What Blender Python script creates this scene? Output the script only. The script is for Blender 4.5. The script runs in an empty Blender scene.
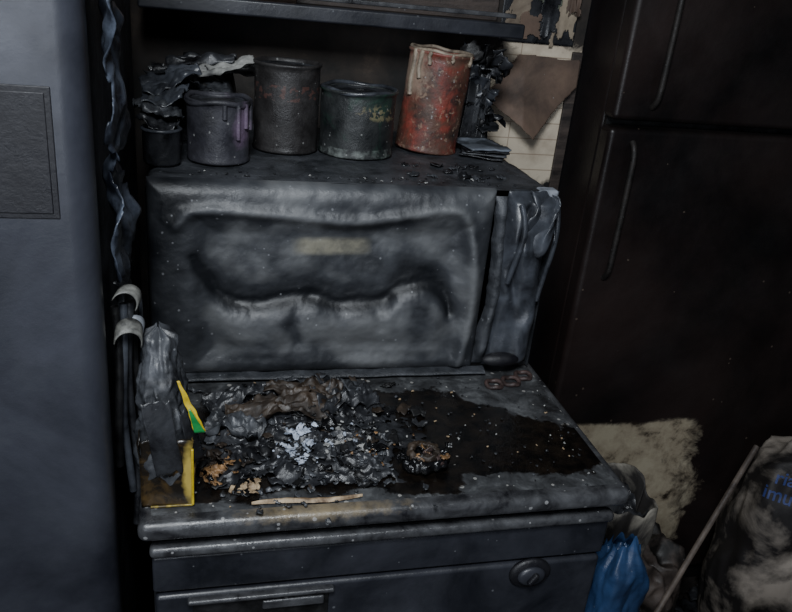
import bpy, bmesh, math, random
from mathutils import Vector, Matrix, noise
from mathutils.bvhtree import BVHTree
random.seed(7)
S=bpy.context.scene
COL=S.collection

# ------------------------------------------------------------------ helpers
def fr(x,y,z,o=4,H=0.6):
    return noise.fractal(Vector((x,y,z)),H,2.0,o)
def n3(x,y,z): return noise.noise(Vector((x,y,z)))
def ss(a,b,x):
    if a==b: return 0.0
    t=max(0,min(1,(x-a)/(b-a))); return t*t*(3-2*t)
def empty(name,loc):
    e=bpy.data.objects.new(name,None); e.location=loc; e.empty_display_size=.05; COL.objects.link(e); return e
def par(o,p):
    if p is not None:
        o.parent=p; o.matrix_parent_inverse=Matrix.Translation(-Vector(p.location))
    return o
def mkobj(name,me,mat=None,parent=None,smooth=True):
    o=bpy.data.objects.new(name,me); COL.objects.link(o)
    if mat:
        for m in (mat if isinstance(mat,(list,tuple)) else [mat]): me.materials.append(m)
    if smooth:
        for p in me.polygons: p.use_smooth=True
    par(o,parent); return o
def box(name,lo,hi,mat,parent=None,bev=.004,seg=3,rot=None):
    bm=bmesh.new(); bmesh.ops.create_cube(bm,size=1)
    lo=Vector(lo);hi=Vector(hi);c=(lo+hi)/2;d=hi-lo
    for v in bm.verts: v.co=Vector((v.co.x*d.x,v.co.y*d.y,v.co.z*d.z))
    if bev>0: bmesh.ops.bevel(bm,geom=bm.edges[:],offset=bev,segments=seg,profile=.5,affect='EDGES')
    for v in bm.verts:
        if rot: v.co=rot@v.co
        v.co+=c
    me=bpy.data.meshes.new(name); bm.to_mesh(me); bm.free()
    o=mkobj(name,me,mat,parent,smooth=bev>0)
    if bev>0:
        m=o.modifiers.new('wn','WEIGHTED_NORMAL'); m.keep_sharp=True
    return o
def grid(name,nu,nv,f,mat,parent=None,attr=None,solid=0,keep=None):
    vs=[];fs=[];at=[]
    for j in range(nv+1):
        for i in range(nu+1):
            u=i/nu;v=j/nv
            vs.append(f(u,v))
            if attr: at.append(attr(u,v))
    for j in range(nv):
        for i in range(nu):
            if keep and not keep((i+.5)/nu,(j+.5)/nv): continue
            a=j*(nu+1)+i
            fs.append((a,a+1,a+nu+2,a+nu+1))
    me=bpy.data.meshes.new(name); me.from_pydata(vs,[],fs); me.update()
    if attr:
        A=me.attributes.new('mask','FLOAT','POINT')
        for k,x in enumerate(at): A.data[k].value=x
    if keep:
        bm=bmesh.new(); bm.from_mesh(me)
        bmesh.ops.delete(bm,geom=[v for v in bm.verts if not v.link_faces],context='VERTS')
        bm.to_mesh(me); bm.free()
    o=mkobj(name,me,mat,parent)
    if solid:
        m=o.modifiers.new('s','SOLIDIFY'); m.thickness=solid; m.offset=0
    return o
def lathe(name,prof,mat,parent=None,seg=56,loc=(0,0,0),tilt=None,warp=0,seed=0,sx=1,sy=1):
    vs=[];fs=[];n=len(prof)
    T=tilt or Matrix.Identity(3)
    for k in range(seg):
        a=2*math.pi*k/seg
        for (r,z) in prof:
            w=1+warp*fr(math.cos(a)*1.4+seed,math.sin(a)*1.4,z*14)*(1 if r>.01 else 0)
            p=T@Vector((r*w*math.cos(a)*sx,r*w*math.sin(a)*sy,z+warp*.03*n3(math.cos(a)*2+seed,math.sin(a)*2,z*8)*(z>.01)))
            vs.append(p+Vector(loc))
    for k in range(seg):
        k2=(k+1)%seg
        for i in range(n-1):
            fs.append((k*n+i,k2*n+i,k2*n+i+1,k*n+i+1))
    me=bpy.data.meshes.new(name); me.from_pydata(vs,[],fs); me.update()
    o=mkobj(name,me,mat,parent)
    return o
def tube(name,pts,r,mat,parent=None,cyc=False):
    cu=bpy.data.curves.new(name,'CURVE'); cu.dimensions='3D'
    sp=cu.splines.new('NURBS' if len(pts)>3 else 'POLY'); sp.points.add(len(pts)-1)
    for i,p in enumerate(pts): sp.points[i].co=(*p,1)
    if len(pts)>3: sp.use_endpoint_u=True; sp.order_u=3
    sp.use_cyclic_u=cyc
    cu.resolution_u=6
    cu.bevel_depth=r; cu.bevel_resolution=4; cu.use_fill_caps=True
    cu.materials.append(mat)
    o=bpy.data.objects.new(name,cu); COL.objects.link(o); par(o,parent); return o

# ------------------------------------------------------------------ materials
class MB:
    def __init__(s,name):
        s.m=bpy.data.materials.new(name); s.m.use_nodes=True
        s.nt=s.m.node_tree; s.N=s.nt.nodes; s.L=s.nt.links
        s.b=s.N['Principled BSDF']
        s.geo=s.N.new('ShaderNodeNewGeometry'); s.pos=s.geo.outputs['Position']
    def lk(s,a,b): s.L.new(a,b)
    def noise(s,scale,detail=6,rough=.6,dist=0,stretch=None):
        n=s.N.new('ShaderNodeTexNoise'); n.inputs['Scale'].default_value=scale
        n.inputs['Detail'].default_value=detail; n.inputs['Roughness'].default_value=rough
        n.inputs['Distortion'].default_value=dist
        p=s.pos
        if stretch:
            m=s.N.new('ShaderNodeMapping'); m.inputs['Scale'].default_value=stretch; s.lk(s.pos,m.inputs['Vector']); p=m.outputs[0]
        s.lk(p,n.inputs['Vector']); return n.outputs['Fac']
    def ramp(s,fac,stops):
        r=s.N.new('ShaderNodeValToRGB'); e=r.color_ramp.elements
        while len(e)<len(stops): e.new(.5)
        for i,(p,c) in enumerate(stops):
            e[i].position=p
            if not isinstance(c,(tuple,list)): c=(c,c,c)
            e[i].color=(*c,1)
        s.lk(fac,r.inputs[0]); return r.outputs[0]
    def val(s,x,sock):
        if isinstance(x,(int,float)): sock.default_value=x
        elif isinstance(x,tuple): sock.default_value=(*x,1)
        else: s.lk(x,sock)
    def mix(s,f,a,b):
        m=s.N.new('ShaderNodeMix'); m.data_type='RGBA'
        s.val(f,m.inputs[0]); s.val(a,m.inputs[6]); s.val(b,m.inputs[7]); return m.outputs[2]
    def math(s,op,a,b=0.0,c=None):
        m=s.N.new('ShaderNodeMath'); m.operation=op
        s.val(a,m.inputs[0]); s.val(b,m.inputs[1])
        if c is not None: s.val(c,m.inputs[2])
        return m.outputs[0]
    def blob(s,cx,cy,cz,rx,ry,rz,nz,amp=1.0,soft=.25):
        X=s.xyz(); t=None
        for k,(c,r) in enumerate([(cx,rx),(cy,ry),(cz,rz)]):
            if r is None: continue
            d=s.math('MULTIPLY',s.math('SUBTRACT',X[k],c),1.0/r); d=s.math('MULTIPLY',d,d)
            t=d if t is None else s.math('ADD',t,d)
        d=s.math('ADD',s.math('SQRT',t),s.math('MULTIPLY',s.math('SUBTRACT',nz,.5),amp*2))
        return s.ramp(d,[(1-soft if 1-soft>0 else .01,1),(1.0,0)])
    def specks(s,scale,size,dens):
        v=s.N.new('ShaderNodeTexVoronoi'); v.inputs['Scale'].default_value=scale; s.lk(s.pos,v.inputs['Vector'])
        sep=s.N.new('ShaderNodeSeparateColor'); s.lk(v.outputs['Color'],sep.inputs[0])
        a=s.math('LESS_THAN',v.outputs['Distance'],s.math('MULTIPLY',sep.outputs[1],size)); b=s.math('GREATER_THAN',sep.outputs[0],1-dens)
        return s.math('MULTIPLY',a,b)
    def xyz(s):
        x=s.N.new('ShaderNodeSeparateXYZ'); s.lk(s.pos,x.inputs[0]); return x.outputs
    def attr(s,n='mask'):
        a=s.N.new('ShaderNodeAttribute'); a.attribute_name=n; return a.outputs['Fac']
    def bump(s,h,st,dist=.003):
        b=s.N.new('ShaderNodeBump'); b.inputs['Strength'].default_value=st; b.inputs['Distance'].default_value=dist
        s.lk(h,b.inputs['Height']); s.lk(b.outputs[0],s.b.inputs['Normal'])
    def out(s,col,rough=.6,metal=0,spec=.5):
        s.val(col,s.b.inputs['Base Color']); s.val(rough,s.b.inputs['Roughness']); s.b.inputs['Metallic'].default_value=metal
        s.b.inputs['Specular IOR Level'].default_value=spec
        return s.m
def soot(name,dark,light,scale=14,rough=(.35,.7),sp=.25,spc=(.35,.36,.38),spscale=160,bump=.5,bs=120,metal=0,dens=.04,stretch=None,lo=.35,hi=.68,spec=.5):
    m=MB(name); n=m.noise(scale,8,.62,.4,stretch)
    c=m.ramp(n,[(lo,dark),(hi,light)])
    if sp>0 and dens>0:
        k=m.specks(spscale,.32,dens)
        c=m.mix(m.math('MULTIPLY',k,sp),c,spc)
    rr=m.ramp(m.noise(scale*2.3,5),[(.3,rough[0]),(.7,rough[1])])
    m.bump(m.noise(bs,6,.7),bump,.002)
    return m.out(c,rr,metal,spec)

M_fridgeL=soot('sooty_enamel_blue',(.009,.010,.015),(.040,.043,.055),5,(.33,.5),0,bump=.2,bs=40,lo=.34,hi=.72)
M_fridgeL_side=soot('sooty_side',(.004,.004,.006),(.03,.033,.042),12,(.4,.8),.1)
M_black=soot('char_black',(.002,.002,.002),(.012,.012,.013),20,(.3,.7),0)
M_patch=soot('handle_plate_soot',(.003,.003,.005),(.010,.010,.013),14,(.4,.7),0)
M_blackgloss=soot('black_gloss',(.002,.002,.0025),(.008,.008,.009),20,(.12,.35),0)
M_mwcase=soot('blistered_casing',(.014,.016,.019),(.062,.066,.075),26,(.32,.55),.3,bump=1,bs=150,dens=.06)
M_fascia=soot('stove_fascia_soot',(.006,.007,.010),(.034,.036,.045),7,(.28,.5),.2,bump=.3,bs=80)
M_stoveside=soot('stove_side_soot',(.008,.009,.011),(.03,.033,.038),9,(.4,.7),.2)
M_plastic=soot('melted_plastic_blue',(.012,.013,.016),(.062,.069,.083),22,(.22,.45),.2,bump=.3,bs=70)
M_plasticW=soot('melted_plastic_pale',(.08,.09,.10),(.30,.32,.36),30,(.3,.5),.1,bump=.4,bs=70)
M_bluepale=soot('melted_sheet_bluish',(.010,.012,.018),(.10,.12,.16),20,(.22,.45),.2,bump=.3,bs=70,lo=.44,hi=.68)
M_gasket=soot('gasket_gray',(.02,.02,.02),(.18,.18,.165),60,(.4,.6),.2,spc=(.02,.02,.02))
M_whitegray=soot('ashy_white',(.12,.12,.12),(.42,.42,.40),25,(.5,.8),.2,spc=(.02,.02,.02),bump=.5)
M_shard=soot('ashy_shard',(.05,.05,.05),(.32,.32,.30),25,(.5,.8),.4,spc=(.02,.02,.02),bump=.5)
M_ash=soot('blue_white_ash',(.20,.23,.28),(.58,.64,.76),60,(.4,.8),.1,bump=.5)
M_tan=soot('scorched_wood',(.10,.06,.03),(.5,.38,.24),50,(.4,.7),.4,spc=(.01,.01,.01),bump=.6)
M_orange=soot('scorched_orange',(.03,.016,.008),(.34,.19,.08),60,(.3,.6),.3,spc=(.01,.01,.01),bump=.6)
M_brown=soot('scorched_paper_brown',(.045,.030,.023),(.15,.10,.072),10,(.6,.9),.3,bump=.3)
M_browndark=soot('char_brown',(.006,.004,.003),(.05,.034,.022),30,(.35,.8),.2,bump=.5)
M_charpaper=soot('char_paper',(.003,.003,.004),(.035,.037,.042),24,(.2,.5),.3,bump=.5)
M_chargray=soot('char_gray',(.010,.011,.013),(.075,.08,.09),24,(.25,.55),.3,bump=.5)
M_blue=soot('blue_plastic',(.006,.014,.036),(.03,.075,.18),9,(.25,.5),.2,bump=.3)
M_sack=soot('dusty_sack',(.010,.008,.008),(.30,.26,.22),6,(.5,.8),.5,spc=(.02,.02,.02),bump=.3,lo=.46,hi=.62)
M_sackdark=soot('charred_sack',(.005,.004,.004),(.05,.040,.034),9,(.4,.8),.4,bump=.6,lo=.42)
M_sackmid=soot('scorched_sack',(.008,.007,.006),(.13,.10,.085),8,(.4,.8),.4,bump=.5,lo=.46,hi=.68)
M_paperbag=soot('scorched_paper_tan',(.018,.016,.015),(.25,.23,.19),11,(.6,.9),.4,spc=(.03,.02,.02),bump=.4,lo=.43,hi=.62)
M_wallpaper=soot('torn_wallpaper_beige',(.10,.075,.055),(.36,.30,.22),9,(.6,.9),.3,spc=(.03,.02,.02),bump=.3)
M_greenish=soot('scorched_green_paper',(.02,.024,.016),(.15,.17,.13),14,(.6,.9),.4,spc=(.03,.02,.02),bump=.4)
M_ink=soot('blue_ink',(.02,.04,.14),(.03,.05,.20),40,(.5,.7),0)
M_floor=soot('sooty_floor',(.006,.005,.005),(.03,.025,.022),8,(.4,.8),.3)
M_wallplain=soot('sooty_wall',(.004,.0035,.003),(.02,.017,.014),4,(.7,.95),.1)
M_brownwood=soot('charred_wood',(.012,.009,.008),(.065,.048,.040),10,(.5,.8),.2,stretch=(1,1,8))
M_stick=soot('dusty_stick',(.04,.03,.025),(.17,.135,.11),20,(.5,.8),.2)
M_handle=soot('sooty_handle',(.003,.0025,.002),(.018,.014,.012),30,(.5,.8),.1)
M_ringbrown=soot('rusty_rings',(.015,.009,.008),(.08,.05,.045),60,(.4,.7),.3)
M_paperwhite=soot('sooty_magazine',(.03,.035,.042),(.24,.27,.32),18,(.3,.6),.3,bump=.2)
M_yellow=soot('yellow_print',(.28,.19,.01),(.66,.50,.03),40,(.3,.5),.5,spc=(.03,.02,.01),bump=.2)
M_yellowdirty=soot('yellow_edge_sooty',(.06,.04,.008),(.50,.37,.05),60,(.3,.5),.5,spc=(.03,.02,.01),bump=.2,lo=.4,hi=.62)
M_green=soot('green_print',(.01,.14,.03),(.02,.32,.08),30,(.3,.5),.2,bump=.2)

m=MB('stove_rim'); nz=m.noise(24,8,.65,.4)
c=m.ramp(nz,[(.35,(.010,.010,.012)),(.66,(.075,.077,.082))])
b=m.blob(.14,.73,.905,.12,.05,.018,m.noise(40,8,.75),.9,.7)  # warm highlight along the front lip, painted into the rim colour
c=m.mix(m.math('MULTIPLY',b,.5),c,(.36,.28,.16))
c=m.mix(m.math('MULTIPLY',m.specks(140,.38,.10),.5),c,(.38,.38,.38))
m.bump(m.noise(90,6,.7),.45,.002); M_slab=m.out(c,m.ramp(m.noise(50),[(.3,.18),(.7,.42)]),0)

m=MB('burnt_tiled_wall'); X=m.xyz()
nz=m.noise(9,8,.65,.6)
br=m.N.new('ShaderNodeTexBrick'); br.offset=0; br.inputs['Scale'].default_value=1
mp=m.N.new('ShaderNodeCombineXYZ'); m.lk(X[0],mp.inputs[0]); m.lk(X[2],mp.inputs[1]); m.lk(mp.outputs[0],br.inputs['Vector'])
br.inputs['Brick Width'].default_value=.16; br.inputs['Row Height'].default_value=.034; br.inputs['Mortar Size'].default_value=.0012
br.inputs['Color1'].default_value=(.62,.54,.42,1);br.inputs['Color2'].default_value=(.55,.48,.37,1);br.inputs['Mortar'].default_value=(.34,.27,.20,1)
cream=m.mix(m.ramp(m.noise(14,6,.6),[(.45,0),(.78,.7)]),br.outputs['Color'],(.20,.14,.10))
mask=m.blob(.69,None,1.25,.15,None,.17,nz,.55,.15)
dark=m.ramp(m.noise(7,8,.65),[(.42,(.005,.0045,.004)),(.6,(.03,.022,.017)),(.78,(.12,.085,.06))])
c=m.mix(mask,dark,cream); m.bump(nz,.4,.004); M_wall=m.out(c,.75)

m=MB('heat_browned_fridge'); X=m.xyz()
base=m.ramp(m.noise(2.2,8,.6,.3),[(.35,(.004,.0033,.0035)),(.68,(.024,.016,.0145))])
base=m.mix(m.math('MULTIPLY',m.specks(75,.22,.04),.3),base,(.22,.17,.13))
nz=m.noise(11,9,.7,.5)
zt=m.ramp(m.math('ADD',X[2],m.math('MULTIPLY',m.math('SUBTRACT',nz,.5),.05)),[(.548,1),(.556,0)])
xr=m.ramp(m.math('ADD',m.math('SUBTRACT',X[0],.4),m.math('MULTIPLY',m.math('SUBTRACT',nz,.5),.35)),[(.76,1),(.82,0)])
cream=m.ramp(m.noise(16,9,.7,.2),[(.40,(.42,.37,.27)),(.56,(.31,.26,.185)),(.68,(.03,.022,.016))])
c=m.mix(m.math('MULTIPLY',zt,xr),base,cream)
m.bump(m.noise(50,5,.6),.25,.003); M_fridgeR=m.out(c,m.ramp(m.noise(6),[(.3,.3),(.7,.6)]),0,.4)

m=MB('stove_top_burnt'); w=m.attr()
w2=m.math('ADD',w,m.math('MULTIPLY',m.math('SUBTRACT',m.noise(28,8,.65,.5),.5),.55))
wet=m.ramp(w2,[(.46,0),(.52,1)])
gray=m.ramp(m.noise(26,9,.68,.4),[(.34,(.012,.012,.013)),(.52,(.048,.05,.053)),(.72,(.15,.155,.16))])
gray=m.mix(m.math('MULTIPLY',m.specks(130,.45,.14),.7),gray,(.35,.34,.32))
blk=m.ramp(m.noise(40,6,.6),[(.4,(.0018,.0016,.0016)),(.75,(.014,.010,.007))])
blk=m.mix(m.math('MULTIPLY',m.specks(110,.2,.06),.7),blk,(.25,.24,.22))
c=m.mix(wet,gray,blk); r=m.mix(wet,(.38,.38,.38),(.13,.13,.13))
m.bump(m.noise(110,6,.7),.5,.002); M_top=m.out(c,r,0,.5)

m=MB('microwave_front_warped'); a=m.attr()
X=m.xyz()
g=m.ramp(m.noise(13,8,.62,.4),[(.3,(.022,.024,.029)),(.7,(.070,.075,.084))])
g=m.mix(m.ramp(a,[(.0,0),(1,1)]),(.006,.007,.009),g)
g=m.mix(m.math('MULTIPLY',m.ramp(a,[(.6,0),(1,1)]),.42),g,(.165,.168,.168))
dx=m.math('ABSOLUTE',m.math('SUBTRACT',X[0],.185)); dz=m.math('ABSOLUTE',m.math('SUBTRACT',X[2],1.118))
px=m.math('MULTIPLY',m.ramp(dx,[(.04,1),(.062,0)]),m.ramp(dz,[(.008,1),(.016,0)]))
px=m.math('MULTIPLY',px,m.ramp(m.noise(60),[(.3,.3),(.6,.7)]))
g=m.mix(px,g,(.24,.225,.17))
g=m.mix(m.math('MULTIPLY',m.specks(150,.30,.07),.3),g,(.35,.36,.38))
m.bump(m.noise(150,6,.7),.4,.002); M_door=m.out(g,m.ramp(m.noise(20),[(.3,.36),(.7,.56)]),0,.45)

def canmat(name,base,patch,pscale,plo,phi,extra=None):
    m=MB(name); X=m.xyz()
    c=m.ramp(m.noise(25,8,.65),[(.35,base[0]),(.7,base[1])])
    c=m.mix(m.ramp(m.noise(pscale,8,.65,.8),[(plo,0),(phi,1)]),c,patch)
    if extra: c=extra(m,X,c)
    c=m.mix(m.math('MULTIPLY',m.specks(190,.36,.09),.4),c,(.35,.35,.34))
    m.bump(m.noise(130,6,.7),.6,.002)
    return m.out(c,m.ramp(m.noise(30),[(.3,.3),(.7,.7)]),0)
def ex1(m,X,c):
    b=m.blob(.06,1.15,1.265,.022,.03,.035,m.noise(40,6,.6),.7,.5)
    return m.mix(m.math('MULTIPLY',b,.55),c,(.17,.11,.18))
M_can1=canmat('can_charcoal_purple',((.008,.008,.011),(.042,.042,.052)),(.075,.062,.085),15,.6,.75,ex1)
def ex2(m,X,c):
    b=m.math('LESS_THAN',m.math('ABSOLUTE',m.math('SUBTRACT',X[2],1.305)),.012)
    return m.mix(m.math('MULTIPLY',m.math('MULTIPLY',b,m.ramp(m.noise(110,3,.5),[(.54,0),(.58,1)])),.3),c,(.15,.06,.045))
M_can2=canmat('can_brown_gray',((.008,.007,.007),(.032,.030,.030)),(.06,.05,.045),30,.62,.8,ex2)
def ex3(m,X,c):
    b=m.blob(.285,None,1.285,.05,None,.016,m.noise(60,4,.6),.4,.4)
    c=m.mix(m.math('MULTIPLY',m.math('MULTIPLY',b,m.ramp(m.noise(110,3,.5,1),[(.53,0),(.58,1)])),.4),c,(.30,.25,.13))
    b=m.math('LESS_THAN',X[2],1.226)
    return m.mix(m.math('MULTIPLY',m.math('MULTIPLY',b,m.ramp(m.noise(40),[(.5,0),(.65,1)])),.4),c,(.25,.28,.26))
M_can3=canmat('can_green_black',((.005,.006,.007),(.026,.029,.029)),(.014,.045,.030),16,.54,.74,ex3)
def ex4(m,X,c):
    c=m.mix(m.ramp(m.noise(18,8,.65,.5),[(.42,0),(.56,.9)]),c,(.075,.043,.03))
    c=m.mix(m.ramp(m.noise(22,8,.7,.5),[(.50,0),(.63,.92)]),c,(.018,.014,.013))
    c=m.mix(m.ramp(m.noise(75,6,.65,.5),[(.58,0),(.64,.55)]),c,(.27,.19,.13))
    b=m.blob(.345,1.30,1.345,.025,.08,.05,m.noise(50,8,.7),.8,.5)
    c=m.mix(m.math('MULTIPLY',b,.6),c,(.33,.25,.19))
    return c
M_can4=canmat('can_red_rust',((.07,.016,.012),(.25,.052,.036)),(.06,.03,.022),26,.52,.64,ex4)
M_wax=soot('wax_drips',(.08,.06,.045),(.34,.28,.21),40,(.4,.6),.4,spc=(.05,.03,.02))
m=MB('scorched_gold_carton'); X=m.xyz()
c=m.ramp(m.noise(24,8,.6,.5),[(.42,(.010,.008,.006)),(.60,(.075,.046,.016)),(.76,(.32,.22,.05))])
b=m.blob(-.014,None,.945,.012,None,.05,m.noise(50,6,.6),.5,.5)
c=m.mix(m.math('MULTIPLY',b,.7),c,(.50,.38,.09))
M_gold=m.out(c,.26,0)

# ------------------------------------------------------------------ room
def slab(name,lo,hi,mat): return box(name,lo,hi,mat,None,0)
slab('floor',(-1.4,-1.6,-.05),(2.2,2.15,0),M_floor)
slab('ceiling',(-1.4,-1.6,2.45),(2.2,2.15,2.5),M_wallplain)
slab('wall_back',(-1.4,1.56,0),(.775,1.64,2.45),M_wall)
slab('wall_alcove',(.775,2.07,0),(2.2,2.15,2.45),M_wallplain)
slab('wall_right',(2.12,-1.6,0),(2.2,2.07,2.45),M_wallplain)
slab('wall_left',(-1.4,-1.6,0),(-1.32,1.56,2.45),M_wallplain)

# ------------------------------------------------------------------ left refrigerator
E=empty('refrigerator',(-.4,1.05,0))
box('cabinet_body',(-.70,.775,.04),(-.108,1.36,1.82),M_fridgeL_side,E,.008)
box('door_lower',(-.70,.715,.05),(-.096,.768,1.80),M_fridgeL,E,.022,7)
box('door_gasket',(-.69,.766,.06),(-.108,.778,1.79),M_black,E,0)
box('handle_recess_frame',(-.262,.7138,1.264),(-.124,.7165,1.381),M_patch,E,.0012)
box('handle_recess_plate',(-.257,.7127,1.269),(-.129,.7150,1.376),M_patch,E,.0012)
for i,(xx,yy) in enumerate([(-.66,.8),(-.13,.8),(-.66,1.3),(-.13,1.3)]):
    lathe('foot_%d'%(i+1),[(0,0),(.02,0),(.018,.042),(0,.042)],M_black,E,16,(xx,yy,0))

E=empty('peeled_door_gasket',(-.075,.79,1.1))
def ring(cx,cy,cz,r,a0,a1,ax,n=14):
    pts=[]
    for i in range(n+1):
        a=a0+(a1-a0)*i/n
        rr=r*(1-.25*i/n)
        pts.append((cx+rr*math.cos(a)*ax[0],cy+rr*math.cos(a)*ax[1]+.004*i/n,cz+rr*math.sin(a)))
    return pts
def ribbon(name,pts,wd,mat,E):
    n=len(pts)-1
    return grid(name,n,3,lambda u,v:(pts[int(round(u*n))][0]+wd[0]*(v-.5),pts[int(round(u*n))][1]+wd[1]*(v-.5),pts[int(round(u*n))][2]+wd[2]*(v-.5)),mat,E,solid=.0012)
ribbon('curl_upper',ring(-.080,.785,1.152,.015,-.6,2.7,(1,.3)),(.004,.014,.004),M_gasket,E)
ribbon('curl_middle',ring(-.080,.785,1.108,.016,-.4,3.1,(1,.4)),(.0,.016,.010),M_gasket,E)
ribbon('curl_inner',ring(-.074,.80,1.112,.011,-.8,2.6,(1,.3)),(.002,.012,.006),M_plasticW,E)
for k in range(5):
    x0=-.092+.006*k; y0=.792+.010*k
    tube('strip_%d'%(k+1),[(x0+.003*math.sin(i*1.3+k),y0+.006*math.cos(i*1.1+k),1.14-.05*i) for i in range(5+k%3)],.0045,[M_black,M_plastic,M_charpaper][k%3],E)
def f(u,v):
    z=1.17+v*.50; y=.79+u*.13
    return (-.086+.013*fr(u*2.5,v*7,2.2,3)+.005*math.sin(v*13+u*5)*(1-abs(2*u-1)),y+.014*n3(v*6,1,2),z+.01*n3(u*4,3,1))
grid('melted_plastic_sheet',22,110,f,M_bluepale,None,solid=.0015,keep=lambda u,v: abs(u-.45)<.42+.25*n3(v*7,7,1))
def f(u,v):
    z=.93+v*.22; y=.84+u*.09
    return (-.090+.010*fr(u*4,v*8,5.2),y+.01*n3(v*9,4,2),z)
grid('charred_cloth_strip',14,50,f,M_charpaper,None,solid=.0015)

# ------------------------------------------------------------------ stove
E=empty('stove',(.236,1.1,0))
box('body',(-.060,.752,.06),(.536,1.48,.868),M_stoveside,E,.006)
box('hob_slab',(-.074,.728,.872),(.552,1.49,.8985),M_slab,E,.0105,5)
SX0,SX1,SY0,SY1=-.066,.544,.740,1.482
def seg(px,py,ax,ay,bx,by):
    dx,dy=bx-ax,by-ay; t=max(0,min(1,((px-ax)*dx+(py-ay)*dy)/(dx*dx+dy*dy)))
    return math.hypot(px-ax-t*dx,py-ay-t*dy)
def topf(u,v):
    x=SX0+(SX1-SX0)*u; y=SY0+(SY1-SY0)*v
    e=min(x-SX0,SX1-x,y-SY0,SY1-y)
    return (x,y,.8975+.0018*ss(0,.012,e)+.0008*n3(x*9,y*9,0)*ss(0,.02,e))
def topa(u,v):
    x=SX0+(SX1-SX0)*u; y=SY0+(SY1-SY0)*v
    d=min(seg(x,y,.05,.93,.33,.93)-.03,seg(x,y,.20,.85,.49,.835)-.020,seg(x,y,.33,.96,.47,.86),seg(x,y,.0,.82,.3,.80)-.0)
    d+=.02*fr(x*12,y*12,3)
    return max(0,min(1,.5+(.045-d)*9))
grid('hob_surface',200,220,topf,M_top,E,attr=topa)
box('front_ledge',(-.062,.733,.844),(.538,.752,.859),M_slab,E,.006,4)
box('control_fascia',(-.060,.741,.786),(.536,.753,.840),M_fascia,E,.004)
box('oven_door',(-.058,.738,.20),(.534,.753,.782),M_fascia,E,.006,4)
box('handle_lip',(-.020,.729,.771),(.160,.741,.778),M_slab,E,.003)
box('handle_recess',(-.014,.7355,.725),(.154,.7395,.771),M_black,E,.001)
box('handle_lip_inner',(.07,.731,.752),(.148,.738,.766),M_slab,E,.003)
R=Matrix.Rotation(math.radians(90),3,'X')
lathe('knob_base',[(0,0),(.030,0),(.030,.004),(.026,.007),(0,.007)],M_patch,E,48,(.430,.739,.766),R,sy=.8)
lathe('knob_cap',[(0,.006),(.020,.007),(.020,.010),(.016,.013),(0,.013)],M_fascia,E,40,(.430,.739,.766),R,sy=.75)
box('knob_grip',(.426,.720,.756),(.434,.733,.776),M_patch,E,.003,rot=Matrix.Rotation(.6,3,'Y'))
box('oven_glass',(.02,.7355,.30),(.45,.7395,.62),M_blackgloss,E,.001)
tube('oven_handle',[(.05,.73,.68),(.05,.705,.68),(.42,.705,.68),(.42,.73,.68)],.008,M_slab,E)
box('plinth',(-.055,.765,.0),(.527,1.47,.062),M_black,E,.002)
E=empty('scorched_burner_ring',(.475,1.02,.905))
for i,(x,y,r) in enumerate([(.455,1.010,.013),(.487,1.018,.014),(.515,1.035,.013)]):
    pts=[(x+r*math.cos(a),y+r*math.sin(a),.903+.002*math.sin(3*a)) for a in [k*math.pi/6 for k in range(12)]]
    tube('ring_%d'%(i+1),pts,.0035,M_ringbrown,E,cyc=True)

# ------------------------------------------------------------------ microwave
E=empty('microwave_oven',(.23,1.27,.9))
MX0,MX1,MZ0,MZ1=-.076,.534,.906,1.212
YF=1.068
def shell(u,v):
    y=YF-.004+(1.475-YF)*v
    W=MX1-MX0; H=MZ1-MZ0; r=.018
    L=H+W+H; s=u*L
    if s<H-r: x,z=MX0,MZ0+s
    elif s<H+r: a=(s-H+r)/(2*r)*math.pi/2; x=MX0+r-r*math.cos(a); z=MZ1-r+r*math.sin(a)
    elif s<H+W-r: x=MX0+(s-H); z=MZ1
    elif s<H+W+r: a=(s-H-W+r)/(2*r)*math.pi/2; x=MX1-r+r*math.sin(a); z=MZ1-r+r*math.cos(a)
    else: x=MX1; z=MZ1-(s-H-W)
    k=.002*fr(x*9,y*9,z*9)
    return (x,y,z+(k if z>MZ1-.02 else 0)-.003)
grid('casing',150,50,shell,M_mwcase,E)
box('back_panel',(MX0+.004,1.462,MZ0),(MX1-.004,1.472,MZ1-.008),M_black,E,0)
box('bottom_panel',(MX0+.004,YF,MZ0),(MX1-.004,1.468,MZ0+.006),M_black,E,0)
for i,(xx,yy) in enumerate([(-.03,1.12),(.48,1.12),(-.03,1.43),(.48,1.43)]):
    lathe('foot_%d'%(i+1),[(0,0),(.012,0),(.012,.010),(0,.010)],M_black,E,16,(xx,yy,.8995))
top=[(-.035,1.150),(-.014,1.173),(.063,1.171),(.151,1.162),(.224,1.157),(.298,1.172),(.356,1.183),(.386,1.174),(.405,1.10),(.413,1.03),(.407,.96),(.400,.92)]
wave=[(-.012,1.10),(.0,1.072),(.027,1.030),(.073,1.022),(.12,1.032),(.158,1.040),(.19,1.022),(.228,1.025),(.275,1.03),(.29,1.05),(.337,1.062),(.368,1.04),(.378,1.01)]
def smooth(P,k=3):
    for _ in range(k):
        Q=[P[0]]
        for a,b in zip(P,P[1:]):
            Q+= [(a[0]*.75+b[0]*.25,a[1]*.75+b[1]*.25),(a[0]*.25+b[0]*.75,a[1]*.25+b[1]*.75)]
        P=Q+[P[-1]]
    return P
top=smooth(top,2); wave=smooth(wave,2)
curl=[(.158,1.034),(.138,1.015),(.13,.99),(.14,.965)]
curl2=[(.275,1.03),(.262,1.012),(.266,.99)]
def pd(P,x,z): return min(seg(x,z,*P[i],*P[i+1]) for i in range(len(P)-1))
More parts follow.
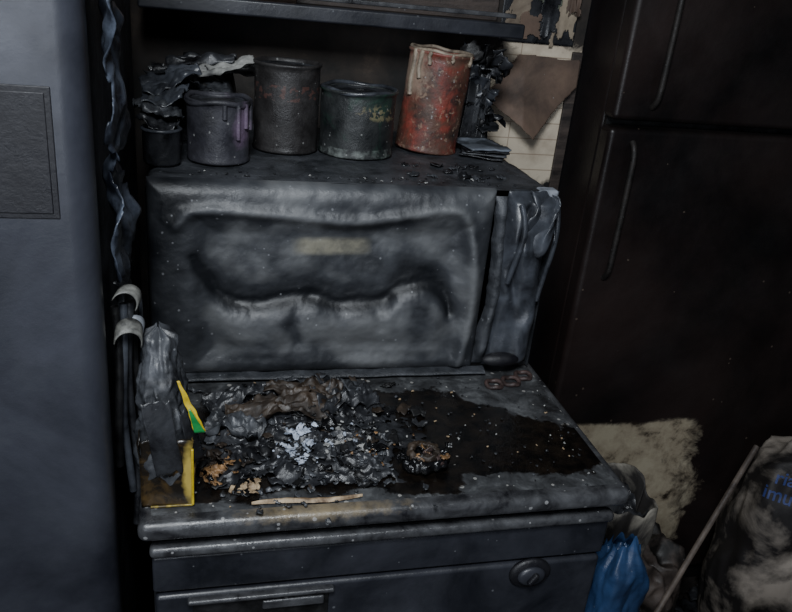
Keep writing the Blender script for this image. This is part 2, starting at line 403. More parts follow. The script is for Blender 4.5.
def wz(x):
    x=max(wave[0][0]+.001,min(wave[-1][0]-.001,x))
    for i in range(len(wave)-1):
        if wave[i][0]<=x<=wave[i+1][0]:
            t=(x-wave[i][0])/(wave[i+1][0]-wave[i][0]+1e-9); return wave[i][1]+t*(wave[i+1][1]-wave[i][1])
    return 1.06
DX0,DX1,DZ0,DZ1=-.074,.432,.908,1.211
def doorh(x,z,pw,pt):
    e=min(x-DX0,DX1-x,z-DZ0,DZ1-z)
    h=.022*math.sqrt(max(0,1-(1-min(1,e/.026))**2))
    wr=min(x+.012,.397-x,z-.930,1.165-z)
    h-=.012*ss(-.006,.034,wr)
    h+=.008*math.exp(-(pt/.010)**2)*ss(0,.01,e)
    inn=ss(.0,.02,wr)
    s=z-wz(x)
    h+=inn*.014*ss(.010,-.034,s)*ss(.920,.990,z)*ss(-.01,.045,x)*ss(.395,.35,x)
    h-=inn*.004*math.exp(-((s-.02)/.02)**2)
    g=math.exp(-(pw/.010)**2); h-=.005*g
    h-=.005*math.exp(-(pd(curl,x,z)/.011)**2)+.003*math.exp(-(pd(curl2,x,z)/.010)**2)
    h+=inn*.004*fr(x*9,z*11,1.5,2)+.0012*fr(x*30,z*30,3,3)*ss(.0,.01,e)
    return h
cache={}
def dists(x,z):
    k=(round(x,5),round(z,5))
    if k not in cache: cache[k]=(pd(wave,x,z),pd(top,x,z))
    return cache[k]
def doorf(u,v):
    x=DX0+(DX1-DX0)*u; z=DZ0+(DZ1-DZ0)*v
    pw,pt=dists(x,z)
    return (x,YF-doorh(x,z,pw,pt),z)
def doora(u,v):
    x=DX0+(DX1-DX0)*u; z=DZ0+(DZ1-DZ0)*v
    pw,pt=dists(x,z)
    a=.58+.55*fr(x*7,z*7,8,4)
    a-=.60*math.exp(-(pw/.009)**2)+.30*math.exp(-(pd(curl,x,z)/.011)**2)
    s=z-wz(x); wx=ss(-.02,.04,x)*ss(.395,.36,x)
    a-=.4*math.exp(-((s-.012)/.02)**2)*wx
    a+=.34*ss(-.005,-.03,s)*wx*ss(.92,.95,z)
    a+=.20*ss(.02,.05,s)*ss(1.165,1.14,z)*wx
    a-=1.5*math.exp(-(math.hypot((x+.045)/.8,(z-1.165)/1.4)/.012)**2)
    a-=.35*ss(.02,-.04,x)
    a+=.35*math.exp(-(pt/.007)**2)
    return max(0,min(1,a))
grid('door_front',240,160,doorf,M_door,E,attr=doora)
def hf(u,v):
    a=u*math.pi; z=.915+.285*v
    w=.010+.003*fr(z*14,1,3)
    xc=.442+.006*math.sin(v*3.2)+.004*fr(z*9,3,3)
    return (xc-w*math.cos(a),YF-.004-(.018+.004*fr(z*10,8,1))*math.sin(a)*min(1,10*v+.1,10*(1-v)+.1),z)
grid('door_handle',14,80,hf,M_mwcase,E)
PX0,PX1=.450,.532
def pf(u,v):
    x=PX0+(PX1-PX0)*u; z=.910+.300*v
    e=min(u,1-u); ev=min(v,1-v)
    b=.024*math.sqrt(max(0,1-(1-min(1,e/.3))**2))*ss(0,.06,ev)
    fold=.006*math.sin(v*17+u*5+2*fr(u*2,v*2,1,2))*ss(.45,.85,v)+.008*fr(u*1.8,v*4,9,2)
    groove=-.010*math.exp(-((u-.38-.08*math.sin(v*7))/.09)**2)*ss(.25,.6,v)
    lean=.010*ss(.3,1,v)*ss(0,.3,1-v+.05)
    return (x+.004*math.sin(v*7)-.012*(1-v)*u,YF-.002-(b+(fold+groove+lean)*ss(0,.12,ev)*ss(0,.1,e)),z)
grid('control_panel',50,150,pf,M_plastic,E)
def df(u,v):
    a=-.3+u*2.0
    x=.492+.034*math.sin(a+.2*math.sin(v*7))+.006*fr(u*2,v*4,2,2)
    z=1.213-.075*v-.01*u-.025*v*math.sin(u*6)
    return (x,YF-.012-.018*math.sin(min(1,v*1.6)*1.5)-.006*math.sin(u*9+v*4),z+.005*n3(u*5,v*4,4))
grid('melted_drape',30,44,df,M_plastic,E,solid=.002)
tube('melted_strand_1',[(.464,YF-.03,1.195),(.474,YF-.040,1.165),(.468,YF-.040,1.12),(.459,YF-.034,1.07)],.0045,M_plastic,E)
tube('melted_strand_2',[(.530,YF-.01,1.20),(.536,YF-.018,1.165),(.534,YF-.020,1.12),(.528,YF-.014,1.07),(.524,YF-.012,1.03)],.004,M_plastic,E)
box('corner_bracket',(.500,YF-.010,1.198),(.532,YF+.014,1.2125),M_plasticW,E,.005)
def knobmelt(u,v):
    a=u*2*math.pi; r=.032*math.sin(v*math.pi)
    return (.472+r*math.cos(a)*1.0,YF-.028-.012*math.cos(v*math.pi),.932+r*math.sin(a)*.36)
grid('door_release_button',28,14,knobmelt,M_patch,E)
grid('sagged_bottom_trim',120,8,lambda u,v:(-.05+.50*u,YF-.012-.016*math.sin(v*math.pi),.9005+.012*v+.003*n3(u*12,v,2)*v),M_mwcase,E)

# ------------------------------------------------------------------ cans
ZT=1.2105
def can(name,x,y,r,h,mat,seed,tilt=None,warp=.03,lid=True):
    E=empty(name,(x,y,ZT))
    p=[(0,.001),(r*.96,.001),(r*1.0,.0),(r*1.03,.003),(r*1.0,.006),(r,.012)]
    n=10
    for i in range(1,n): p.append((r*(1+.004*math.sin(i*2)),.012+(h-.024)*i/n))
    p+=[(r,h-.012),(r*1.0,h-.006),(r*1.045,h-.004),(r*1.05,h-.001),(r*1.02,h),(r*.96,h-.001),(r*.94,h-.006)]
    lathe('body',p,mat,E,64,(x,y,ZT),tilt,warp,seed)
    if lid:
        lathe('lid',[(r*.95,h-.006),(r*.88,h-.010),(r*.6,h-.009),(r*.55,h-.006),(0,h-.007)],M_charpaper,E,48,(x,y,ZT),tilt,warp,seed)
    else:
        lathe('inner_wall',[(r*.95,h-.004),(r*.93,h*.6),(0,h*.58)],M_black,E,48,(x,y,ZT),tilt,warp,seed)
    return E
c1x,c1y=.024,1.185
c1=can('paint_can',c1x,c1y,.0455,.092,M_can1,1)
c2=can('food_tin',.134,1.278,.052,.138,M_can2,5,warp=.025)
c3=can('coffee_tin',.250,1.271,.061,.106,M_can3,9,warp=.025)
c4x,c4y=.388,1.325
T=Matrix.Rotation(math.radians(4),3,'Y')
c4=can('rusted_tin_can',c4x,c4y,.054,.167,M_can4,13,tilt=T,warp=.02,lid=False)
tube('melted_rim',[(c1x+.047*math.cos(a),c1y+.047*math.sin(a),ZT+.088+.004*math.sin(3*a)) for a in [k*.5236 for k in range(12)]],.004,M_can1,c1,cyc=True)
for i,(a,l) in enumerate([(-.6,.035),(-.95,.05),(-1.4,.02),(-.2,.04)]):
    tube('drip_%d'%(i+1),[(c1x+.047*math.cos(a),c1y+.047*math.sin(a),ZT+.088-l*t) for t in (0,.4,.8,1)],.0035,M_can1,c1)
tube('curled_rim',[(.250+.0625*math.cos(a),1.271+.0625*math.sin(a),ZT+.104+.003*math.sin(4*a)) for a in [k*.5236 for k in range(12)]],.0035,M_plastic,c3,cyc=True)
def rt(a,z,r=.0555):
    return Vector((c4x,c4y,ZT))+T@Vector((r*math.cos(a),r*math.sin(a),z))
for i,(a,l,w) in enumerate([(-2.75,.075,.0045),(-2.5,.045,.004),(-2.2,.020,.0035),(-1.5,.012,.003),(-.75,.014,.003)]):
    tube('drip_%d'%(i+1),[rt(a+.05*math.sin(t*7+i),.167-l*t) for t in (0,.35,.7,1)],w,M_wax,c4)
tube('waxy_rim',[rt(a,.168+.003*math.sin(5*a),.0545) for a in [k*.5236 for k in range(12)]],.003,M_wax,c4,cyc=True)

E=empty('saucepan',(-.056,1.150,ZT))
lathe('pan_body',[(0,0),(.023,0),(.026,.004),(.0265,.048),(.028,.050),(.025,.051),(.024,.02),(0,.018)],M_charpaper,E,48,(-.056,1.145,ZT),None,.02,3)
tube('pan_rim',[(-.056+.027*math.cos(a),1.145+.027*math.sin(a),ZT+.050) for a in [k*.5236 for k in range(12)]],.0025,M_plastic,E,cyc=True)

# ------------------------------------------------------------------ flakes / debris
def flakes(name,specs,mats,parent=None,edgy=.38):
    vs=[];fs=[];mi=[]
    for (c,size,mid,rot,seed,asp) in specs:
        n=5; b=len(vs)
        for j in range(n+1):
            for i in range(n+1):
                u=i/n*2-1; v=j/n*2-1
                k=1-.12*max(0,abs(u)+abs(v)-1)+edgy*n3(u*1.7+seed,v*1.7,seed)
                p=Vector((u*size*k,v*size*asp*k,size*.55*fr(u*1.1+seed,v*1.1,seed*1.7,3)+size*.25*u*u*math.sin(seed)))
                vs.append(tuple(rot@p+Vector(c)))
        for j in range(n):
            for i in range(n):
                a=b+j*(n+1)+i; fs.append((a,a+1,a+n+2,a+n+1)); mi.append(mid)
    me=bpy.data.meshes.new(name); me.from_pydata(vs,[],fs); me.update()
    for m in mats: me.materials.append(m)
    for p,k in zip(me.polygons,mi): p.material_index=k; p.use_smooth=True
    o=bpy.data.objects.new(name,me); COL.objects.link(o); par(o,parent)
    s=o.modifiers.new('s','SOLIDIFY'); s.thickness=.0008; s.offset=0
    return o
def rrot(tx=.5):
    return (Matrix.Rotation(random.uniform(0,6.28),3,'Z')@Matrix.Rotation(random.gauss(0,tx),3,'X')@Matrix.Rotation(random.gauss(0,tx),3,'Y'))
def ridged(x,y,s): return 1-min(1,abs(fr(x,y,s,3))*2.6)
def mound(x,y):
    a=ss(.0,.04,x+.005)*ss(.33,.19,x+.35*(y-.9))*ss(.765,.81,y)*ss(1.03,.97,y)
    a*=ss(.030,.055,math.hypot(x-.285,y-.812))
    hgt=.003+.012*ridged(x*8+.3*y,y*13,9)+.006*ridged(x*20,y*26,4)
    b=.020*math.exp(-(math.hypot((x-.16)/1.6,y-.965)/.045)**2)
    return a*(hgt+b)-.002
E=empty('charred_debris_pile',(.15,.9,.9))
grid('crumpled_mass',230,180,lambda u,v:(-.02+.37*u+.005*fr(u*9,v*9,7),.75+.29*v+.005*fr(u*9,v*9,17),.9+mound(-.02+.37*u,.75+.29*v)+.0012*fr(u*40,v*32,1)*ss(.0,.01,mound(-.02+.37*u,.75+.29*v)-.004)),
     M_charpaper,E,keep=lambda u,v: mound(-.02+.37*u,.75+.29*v)>.0015+.005*n3(u*20,v*20,3))
sp=[]
mats=[M_black,M_charpaper,M_browndark,M_whitegray,M_ash,M_orange,M_tan,M_blackgloss,M_chargray]
for i in range(260):
    x=random.gauss(.13,.08); y=random.gauss(.90,.065)
    if not(-.01<x<.32 and .77<y<1.03): continue
    if math.hypot(x-.285,y-.812)<.050: continue
    k=random.choices([0,1,2,3,7,8],[5,5,2,.25,3,2.2])[0]
    s=random.uniform(.003,.013)
    sp.append(((x,y,.9020+max(0,mound(x,y))+random.uniform(0,.003)),s,k,rrot(.22),random.uniform(0,90),random.uniform(.25,.9)))
def cl(n,cx,cy,sd,k,s0,s1,up=.005):
    for i in range(n):
        x=random.gauss(cx,sd); y=random.gauss(cy,sd*.8)
        if math.hypot(x-.285,y-.812)<.050: continue
        sp.append(((x,y,.902+max(0,mound(x,y))+random.uniform(0,up)),random.uniform(s0,s1),k,rrot(.35),random.uniform(0,90),random.uniform(.4,1)))
cl(34,.119,.868,.012,4,.002,.007); cl(30,.120,.838,.011,4,.002,.006)
cl(14,.185,.85,.022,3,.002,.005); cl(12,.17,.87,.02,4,.002,.005)
cl(30,.018,.810,.014,5,.003,.007); cl(12,.055,.778,.009,6,.002,.006)
cl(16,.01,.845,.014,2,.003,.008); cl(8,.17,1.01,.02,2,.003,.008)
cl(14,.22,.83,.03,5,.0012,.003); cl(6,.05,.92,.02,2,.004,.009)
cl(70,.20,.82,.045,8,.0015,.005,.002); cl(60,.10,.80,.04,8,.0015,.005,.002); cl(40,.2,.86,.05,3,.001,.003,.002)
flakes('flakes',sp,mats,E)
for i,(x,y,L,a) in enumerate([(.06,.975,.12,.2),(.16,.99,.13,-.12),(.10,.93,.14,.05),(.2,.95,.10,.4),(.04,.90,.08,-.4),(.14,.96,.11,-.3),(.20,.985,.09,.1)]):
    def sf(u,v,x=x,y=y,L=L,a=a,i=i):
        l=(u-.5)*L; w=(v-.5)*(.040+.02*n3(u*5,i,2))
        X=x+l*math.cos(a)-w*math.sin(a)+.004*n3(u*6,v*3,i); Y=y+l*math.sin(a)+w*math.cos(a)
        return (X,Y,.903+max(0,mound(X,Y))+.006+.014*ridged(u*1.6,v*2+i,i*3)-.003)
    grid('charred_strip_%d'%(i+1),44,18,sf,[M_charpaper,M_chargray,M_browndark][i%3],E,solid=.001)

sp=[]
for i in range(260):
    x=random.uniform(-.04,.53); y=random.uniform(.745,1.04)
    if (mound(x,y)>-.0015) or math.hypot(x-.285,y-.812)<.050: continue
    sp.append(((x,y,.9012),random.uniform(.0008,.0022),random.choice([0,1,1,4,2]),rrot(.2),random.uniform(0,90),random.uniform(.5,1)))
flakes('ash_crumbs',sp,[M_whitegray,M_charpaper,M_tan,M_orange,M_chargray])
E=empty('melted_cup',(.285,.812,.9))
def lump(cx,cy,cz,R,r,seed,name,mt):
    def ff(u,v):
        a=u*2*math.pi; b=v*2*math.pi
        rr=r*(1+.7*fr(math.cos(a)*2.5+seed,math.sin(a)*2.5,math.cos(b),3)); RR=R*(1+.30*n3(math.cos(a)*1.5+seed,math.sin(a)*1.5,1))
        return (cx+(RR+rr*math.cos(b))*math.cos(a),cy+(RR*.8+rr*math.cos(b))*math.sin(a),cz+rr*math.sin(b)*1.2)
    grid(name,60,22,ff,mt,E)
lump(.285,.812,.9095,.025,.007,3,'rim',M_blackgloss)
lump(.283,.815,.918,.020,.0045,8,'upper_rim',M_browndark)
lump(.268,.805,.907,.012,.005,12,'melted_blob',M_blackgloss)
sp=[((.285+random.gauss(0,.012),.812+random.gauss(0,.010),.906+random.uniform(0,.014)),random.uniform(.003,.008),random.choice([0,0,0,1,2]),rrot(.8),random.uniform(0,90),.7) for i in range(44)]
flakes('fragments',sp,[M_blackgloss,M_ringbrown,M_orange],E)
def wf(u,v):
    x=.055+.135*u; w=.009*(1-.75*abs(2*u-1)**3)
    return (x,.752+w*(v-.5)+.002*math.sin(u*7),.9015+.0035*math.sin(v*math.pi)+.0008*n3(u*14,v,2))
grid('wood_sliver',50,8,wf,M_tan,None)

# ------------------------------------------------------------------ burnt carton on left corner
E=empty('burnt_food_carton',(-.043,.79,.9))
def cart(u,v):
    per=[(-.070,.762),(-.012,.758),(-.010,.812),(-.068,.816),(-.070,.762)]
    s=u*4; i=min(3,int(s)); t=s-i
    x=per[i][0]*(1-t)+per[i+1][0]*t; y=per[i][1]*(1-t)+per[i+1][1]*t
    z=.900+.088*v
    return (x+.004*fr(u*5,v*3,1)*v,y+.004*fr(u*5,v*3,6)*v,z+(.022*n3(u*7,2,2)*v))
grid('carton_walls',60,24,cart,M_gold,E,solid=.001)
grid('carton_inside',10,10,lambda u,v:(-.066+.050*u,.765+.046*v,.955+.006*n3(u*4,v*4,1)),M_black,E)
def bag(u,v):
    a=u*2*math.pi
    r=(.032*(1-v*.45))*(1+.30*fr(math.cos(a)*1.5,math.sin(a)*1.5,v*4,4)); r*=1-ss(.93,1,v)*.9
    r*=.80+.20*ss(0,.2,v)
    return (-.043+r*math.cos(a)-.006*v,.779+r*math.sin(a)*.85+.038*v,.938+.168*v+.012*n3(math.cos(a)*2,math.sin(a)*2,v))
grid('blackened_bag',64,60,bag,M_chargray,E)
def ff(u,v):
    x=-.028+.018*v+u*(.003+.010*v); z=1.066-.062*v
    return (x+.002*n3(v*6,1,1),.756+.006*(1-v)+.002*n3(v*5,u,3),z)
grid('yellow_flap',8,20,ff,M_yellow,E,solid=.001)
def ff(u,v):
    x=-.016+.006*v+u*(.002+.010*v); z=1.034-.030*v
    return (x,.7535+.001*(1-v),z)
grid('green_flap',8,12,ff,M_green,E,solid=.001)
box('carton_yellow_edge',(-.0140,.755,.903),(-.0110,.7585,.980),M_yellow,E,.0008)
box('carton_yellow_base',(-.060,.7565,.9005),(-.012,.7590,.9030),M_yellowdirty,E,.0008)
def ff(u,v):
    return (-.066+.014*v+.030*u,.752+.008*u-.003*math.sin(v*3),1.045-(.095+.02*n3(u*5,2,2))*v+.012*n3(u*3,v*3,2))
grid('charred_flap',14,28,ff,M_charpaper,E,solid=.001)
def ff(u,v):
    return (-.026+.012*v+.014*u,.760+.02*u,1.025-.070*v+.006*n3(u*4,3,3))
grid('charred_side_flap',8,16,ff,M_charpaper,E,solid=.001)

# ------------------------------------------------------------------ papers heap (left)
E=empty('charred_paper_stack',(0,1.32,ZT))
def hp(u,v):
    y=1.235+.215*v; x=-.070+(.04+.100*ss(.25,.5,v))*u
    e=min(u,1-u,v,1-v)
    return (x,y,ZT+.001+ss(0,.14,e)*(.062+.020*ss(0,.4,v)+.030*fr(x*18,y*18,3)+.012*abs(fr(x*50,y*50,3))))
grid('heap',50,90,hp,M_charpaper,E)
for i,(cx,cy,cz,a,tl,L,W,mt) in enumerate([
    (-.01,1.29,1.303,.2,.12,.055,.030,M_chargray),(-.055,1.20,1.298,-.3,-.25,.036,.036,M_plastic),
    (.030,1.30,1.327,.15,-.30,.056,.015,M_shard),(-.060,1.165,1.286,.5,.15,.032,.030,M_chargray),
    (.03,1.37,1.325,0,.1,.06,.03,M_black),(-.045,1.24,1.318,.1,-.35,.045,.032,M_plastic),
    (.0,1.33,1.335,-.2,-.15,.055,.022,M_charpaper),(-.060,1.15,1.272,-.2,.3,.026,.028,M_charpaper)]):
    R=Matrix.Rotation(a,3,'Z')@Matrix.Rotation(tl,3,'Y')@Matrix.Rotation(.3,3,'X')
    def pfn(u,v,cx=cx,cy=cy,cz=cz,R=R,L=L,W=W,i=i):
        p=R@Vector(((2*u-1)*L,(2*v-1)*W*(1-.35*abs(2*u-1)**2+.2*n3(u*4,i,v)),.012*fr(u*2+i,v*2,i*4,3)))
        return (max(-.094,p.x+cx),p.y+cy,p.z+cz)
    grid('sheet_%d'%(i+1),34,16,pfn,mt,E,solid=.0015)
sp=[((random.uniform(-.07,.03),random.uniform(1.25,1.36),random.uniform(1.28,1.325)),random.uniform(.01,.022),random.choice([0,0,1,2]),rrot(.4),random.uniform(0,90),.6) for i in range(30)]
flakes('shreds',sp,[M_charpaper,M_black,M_chargray],E)
E=empty('burnt_cloth',(.5,1.42,ZT))
def hp(u,v):
    x=.474+.055*u+.010*fr(u*3,v*3,2); y=1.39+.068*v
    e=min(u,1-u,v,1-v)
    return (x,y,ZT+.001+ss(0,.2,e)*(.115+.04*fr(x*20,y*20,7)+.02*abs(fr(x*60,y*60,3))))
grid('crumpled_heap',40,40,hp,M_charpaper,E)
sp=[((random.uniform(.475,.545),random.uniform(1.395,1.45),ZT+random.uniform(.01,.165)),random.uniform(.01,.028),random.choice([0,0,1,2]),rrot(.9),random.uniform(0,90),.7) for i in range(60)]
flakes('shreds',sp,[M_charpaper,M_black,M_plastic],E)
E=empty('magazine_stack',(.48,1.30,ZT))
for i in range(4):
    R=Matrix.Rotation(-.5+.22*i,3,'Z')
    cx=.493-.003*i; cy=1.30+.004*i
    def mg(u,v,i=i,R=R,cx=cx,cy=cy):
        p=R@Vector(((u-.5)*.078,(v-.5)*.100,0))
        return (p.x+cx+.0,p.y+cy,ZT+.003+.004*i+.004*fr(u*2+i,v*2,i)*u)
    grid('magazine_%d'%(i+1),14,14,mg,[M_charpaper,M_chargray,M_charpaper,M_paperwhite][i],E,solid=.0022)
sp=[]
for i in range(50):
    sp.append(((random.uniform(-.02,.48),random.uniform(1.08,1.11),ZT+.0005),random.uniform(.001,.003),random.choice([0,1,1,2]),rrot(.15),random.uniform(0,90),random.uniform(.3,1)))
for i in range(22):
    sp.append(((random.uniform(.31,.49),random.uniform(1.12,1.20),ZT+.001),random.uniform(.004,.012),random.choice([1,1,2]),rrot(.08),random.uniform(0,90),random.uniform(.3,1)))
flakes('soot_flakes',sp,[M_whitegray,M_charpaper,M_chargray])

# ------------------------------------------------------------------ shelf above
E=empty('wall_shelf',(.24,1.48,1.4))
box('shelf_front_rail',(-.10,1.392,1.402),(.572,1.412,1.428),M_fascia,E,.004)
box('shelf_board',(-.10,1.412,1.406),(.572,1.559,1.422),M_black,E,.002)
box('shelf_upper_rail',(-.10,1.40,1.436),(.555,1.41,1.444),M_slab,E,.002)
box('shelf_back_panel',(-.10,1.545,1.422),(.572,1.559,1.66),M_brownwood,E,.002)
box('side_board',(-.10,1.41,1.422),(-.085,1.548,1.66),M_brownwood,E,.002)
box('shelf_box',(.0,1.425,1.4225),(.16,1.52,1.52),M_brown,E,.003)
# peeling wallpaper: large curled brown sheet, stiff, coming to a point
def pw(u,v):
    x=.560+.205*u; z=1.375-.180*v
    return (x,1.540-.055*(v**1.3)*(.4+.6*(1-abs(2*u-.8)))-.003*n3(u*2,v*2,1),z+.004*n3(u*3,v*3,5))
def kp(u,v):
    # five-sided torn outline : left corner, bottom point, right corner
    return v>.04+.05*u and v>.55-1.5*u and v<.55+.75*u+.01*n3(u*20,1,1) and v<1.62-1.25*u+.01*n3(u*20,5,1)
grid('peeling_wallpaper',90,84,pw,M_brown,None,solid=.0008,keep=kp)
E=empty('torn_wallpaper_layers',(.67,1.555,1.46))
for i,(x0,z0,w,h,mt) in enumerate([(.585,1.385,.165,.26,M_charpaper),(.590,1.400,.060,.13,M_wallpaper),(.690,1.380,.062,.20,M_wallpaper),(.640,1.450,.075,.12,M_greenish),(.620,1.392,.055,.055,M_brown),(.665,1.395,.045,.10,M_charpaper),(.715,1.44,.036,.09,M_brown)]):
    def tf(u,v,x0=x0,z0=z0,w=w,h=h,i=i):
        c=abs(2*u-1)
        return (x0+w*u,1.5575-.0012*(i+1)-(.010*(1-v)**3*n3(u*3,i,2)**2*4 if i else 0),z0+h*v)
    def tk(u,v,i=i):
        e=min(u,1-u,v,1-v)
        return e+.16*fr(u*2.2+i*3,v*2.6,i*2,4)>.10 if i else True
    grid('layer_%d'%(i+1),50,60,tf,mt,E,solid=.0005,keep=tk)

# ------------------------------------------------------------------ right refrigerator
E=empty('refrigerator.001',(1.15,1.7,0))
box('cabinet_body',(.795,1.455,.05),(1.51,2.05,1.80),M_fridgeR,E,.008)
box('door_lower',(.788,1.40,.07),(1.515,1.449,1.252),M_fridgeR,E,.012,5)
box('door_freezer',(.788,1.40,1.266),(1.515,1.449,1.79),M_fridgeR,E,.012,5)
box('gasket',(.80,1.446,.08),(1.505,1.457,1.78),M_black,E,0)
for nm,z0,z1,x in [('handle_lower',.93,1.225,.842),('handle_freezer',1.295,1.56,.868)]:
    tube(nm,[(x,1.40,z0),(x,1.384,z0+.012),(x,1.381,z0+.05),(x,1.381,z1-.05),(x,1.384,z1-.012),(x,1.40,z1)],.006,M_handle,E)
box('plinth',(.81,1.43,0),(1.50,2.03,.055),M_black,E,.002)
box('trim_1',(.752,1.552,0),(.775,1.5595,1.375),M_brownwood,None,.002)

# ------------------------------------------------------------------ lower right: sacks and rubbish
def sack(name,c,d,seed,rz=0,crease=.10,p=2.6):
    bm=bmesh.new(); bmesh.ops.create_icosphere(bm,subdivisions=6,radius=1)
    R=Matrix.Rotation(rz,3,'Z')
    for v in bm.verts:
        n=v.co.normalized()
        k=(abs(n.x)**p+abs(n.y)**p+abs(n.z)**p)**(-1/p)
        q=n*k
        a=fr(n.x*1.3+seed,n.y*1.3,n.z*1.3,2); b=abs(fr(n.x*2.2+seed,n.y*2.2,n.z*2.2,2))
        q*=1+crease*a*1.2-crease*1.2*b
        q.z=max(q.z,-.80)
        w=R@Vector((q.x*d[0],q.y*d[1],q.z*d[2]))
        v.co=w+Vector(c)
    me=bpy.data.meshes.new(name); bm.to_mesh(me); bm.free()
    return me
def sk(name,c,d,mat,seed,rz=0,crease=.10,p=2.6,parent=None):
    c=(c[0],c[1],.80*d[2]+.001)
    return mkobj(name,sack(name,c,d,seed,rz,crease,p),mat,parent)
E1=empty('rubble_sack',(1.38,1.2,0))
s1=sk('sack_body',(1.385,1.20,0),(.17,.14,.335),M_sack,2,-.5,.08,3,E1)
E2=empty('rubble_sack.001',(1.03,1.29,0)); s2=sk('sack_body',(1.03,1.285,0),(.12,.09,.17),M_sackmid,8,.1,.20,2.4,E2)
E3=empty('rubble_sack.002',(1.15,.85,0)); s3=sk('sack_body',(1.15,.86,0),(.17,.14,.19),M_sackdark,15,.1,.20,2.4,E3)
E4=empty('rubble_sack.003',(.85,1.22,0)); s4=sk('sack_body',(.84,1.25,0),(.09,.10,.20),M_sackdark,21,.1,.20,2.4,E4)
E5=empty('rubble_sack.004',(.92,.84,0)); s5=sk('sack_body',(.93,.86,0),(.11,.12,.16),M_sackmid,35,.3,.20,2.4,E5)
def label(txt,loc,size,tgt,parent,rz=-.80,rx=1.35):
    cu=bpy.data.curves.new('label','FONT'); cu.body=txt; cu.size=size; cu.offset=.0005; cu.align_x='CENTER'
    o=bpy.data.objects.new('tmp_label',cu); COL.objects.link(o)
    bpy.context.view_layer.update()
    dg=bpy.context.evaluated_depsgraph_get(); me=bpy.data.meshes.new_from_object(o.evaluated_get(dg))
    bpy.data.objects.remove(o)
    bm=bmesh.new(); bm.from_mesh(me); bmesh.ops.triangulate(bm,faces=bm.faces[:])
    for _ in range(2): bmesh.ops.subdivide_edges(bm,edges=[e for e in bm.edges if e.calc_length()>.007],cuts=1); bmesh.ops.triangulate(bm,faces=bm.faces[:])
    bv=BVHTree.FromPolygons([v.co.copy() for v in tgt.data.vertices],[tuple(p.vertices) for p in tgt.data.polygons])
    M=Matrix.Translation(Vector(loc))@Matrix.Rotation(rz,4,'Z')@Matrix.Rotation(rx,4,'X')
    dr=-(M.to_3x3()@Vector((0,0,1)))
    for v in bm.verts:
        p=M@v.co; h=bv.ray_cast(p-dr*.3,dr)
        v.co=(h[0]-dr*.0025) if h[0] is not None else p+dr*.2
    bm.to_mesh(me); bm.free()
    me.materials.clear()
    return mkobj('printed_label',me,M_ink,parent,False)
label('rial',(1.222,1.119,.535),.042,s1,E1)
label('imum',(1.229,1.117,.497),.042,s1,E1)
sp=[]
for i in range(280):
    x=random.uniform(.72,1.35); y=random.uniform(.75,1.36)
    sp.append(((x,y,random.uniform(.01,.06)),random.uniform(.01,.05),random.choices([0,1,2,3],[5,3,1,1])[0],rrot(.4),random.uniform(0,90),random.uniform(.3,1)))
flakes('floor_rubble',sp,[M_charpaper,M_sackdark,M_brown,M_paperbag])
tube('broom_handle',[(.795,1.005,.008),(1.240,1.252,.572)],.0065,M_stick)
box('charred_board',(.559,.845,.001),(.573,1.32,.862),M_stoveside,None,.003)
E=empty('paper_bag',(.66,.93,0))
def pb(u,v):
    a=u*2*math.pi; p=5
    cx,cy=math.cos(a),math.sin(a); k=(abs(cx)**p+abs(cy)**p)**(-1/p)
    w=1+.10*fr(cx*1.2,cy*1.2,v*4,3)
    x=.653+.060*k*cx*w+.012*v; y=.935+.070*k*cy*w
    return (max(x,.579),y,.005+.735*v+.022*fr(cx*1.4,cy*1.4,2,2)*v)
grid('bag_walls',110,110,pb,M_paperbag,E,solid=.0015)
grid('bag_contents',20,20,lambda u,v:(.595+.120*u,.872+.12*v,.708+.03*fr(u*4,v*4,2)),M_charpaper,E)
E=empty('blue_plastic_bag',(.62,.79,0))
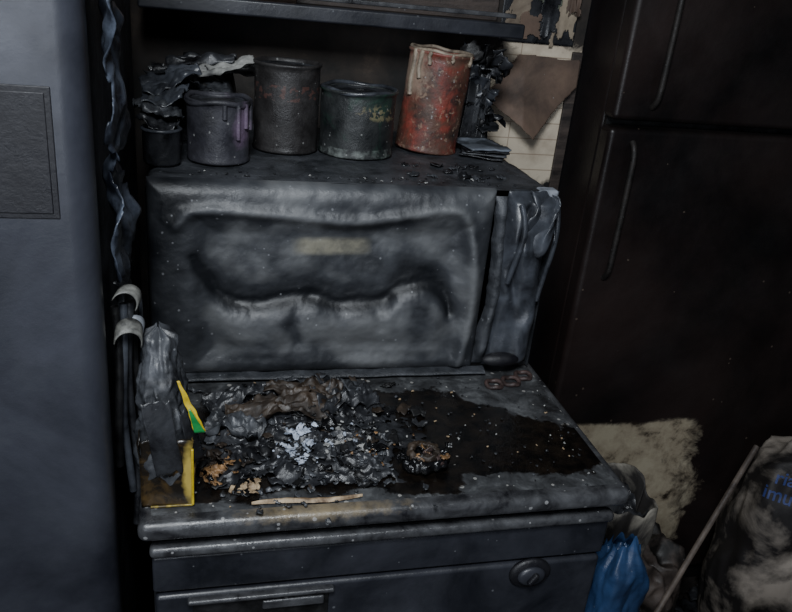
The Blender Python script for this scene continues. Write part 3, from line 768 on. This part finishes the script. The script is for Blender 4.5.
def bb(u,v):
    a=u*2*math.pi; p=3
    cx,cy=math.cos(a),math.sin(a); k=(abs(cx)**p+abs(cy)**p)**(-1/p)
    taper=1-ss(.90,1,v)**2*.55
    w=taper*(1+.16*fr(cx*1.5,cy*1.5,v*9,3)+.05*math.sin(a*5+5*v)*v)
    return (.612+.042*k*cx*w,.797+.036*k*cy*w,.003+.745*v+.03*n3(cx*1.5,cy*1.5,3)*v)
grid('bag_body',90,150,bb,M_blue,E)
grid('bag_gathered_top',16,16,lambda u,v:(.612+(.046*(u-.5)),.797+.040*(v-.5),.725+.025*fr(u*3,v*3,6)),M_blue,E)

# ------------------------------------------------------------------ lights
def area(name,loc,tgt,size,power,col):
    l=bpy.data.lights.new(name,'AREA'); l.size=size; l.energy=power; l.color=col
    o=bpy.data.objects.new(name,l); COL.objects.link(o); o.location=loc
    o.rotation_euler=(Vector(tgt)-Vector(loc)).to_track_quat('-Z','Y').to_euler(); return o
area('window_light',(-.10,-.05,2.10),(.2,.95,.95),.35,27,(.90,.95,1.0))
area('fill_light',(-.6,-1.2,1.4),(.2,1.1,.95),.9,16,(.84,.90,1.0))  # added soft fill, left behind the camera; there is no doorway
w=bpy.data.worlds.new('World'); S.world=w; w.use_nodes=True
w.node_tree.nodes['Background'].inputs[0].default_value=(.55,.62,.8,1); w.node_tree.nodes['Background'].inputs[1].default_value=.12

# ------------------------------------------------------------------ camera
cam=bpy.data.cameras.new('camera'); cam.lens=35; cam.sensor_width=36; cam.clip_start=.02
co=bpy.data.objects.new('camera',cam); COL.objects.link(co)
yaw,pit,rol=math.radians(15.4),math.radians(23.6),math.radians(5.97)
Fv=Vector((math.sin(yaw)*math.cos(pit),math.cos(yaw)*math.cos(pit),-math.sin(pit)))
R0=Vector((math.cos(yaw),-math.sin(yaw),0)); U0=R0.cross(Fv)
Rv=math.cos(rol)*R0+math.sin(rol)*U0; Uv=math.cos(rol)*U0-math.sin(rol)*R0
mt=Matrix((Rv,Uv,-Fv)).transposed().to_4x4(); mt.translation=Vector((0,0,1.5))
co.matrix_world=mt
S.camera=co
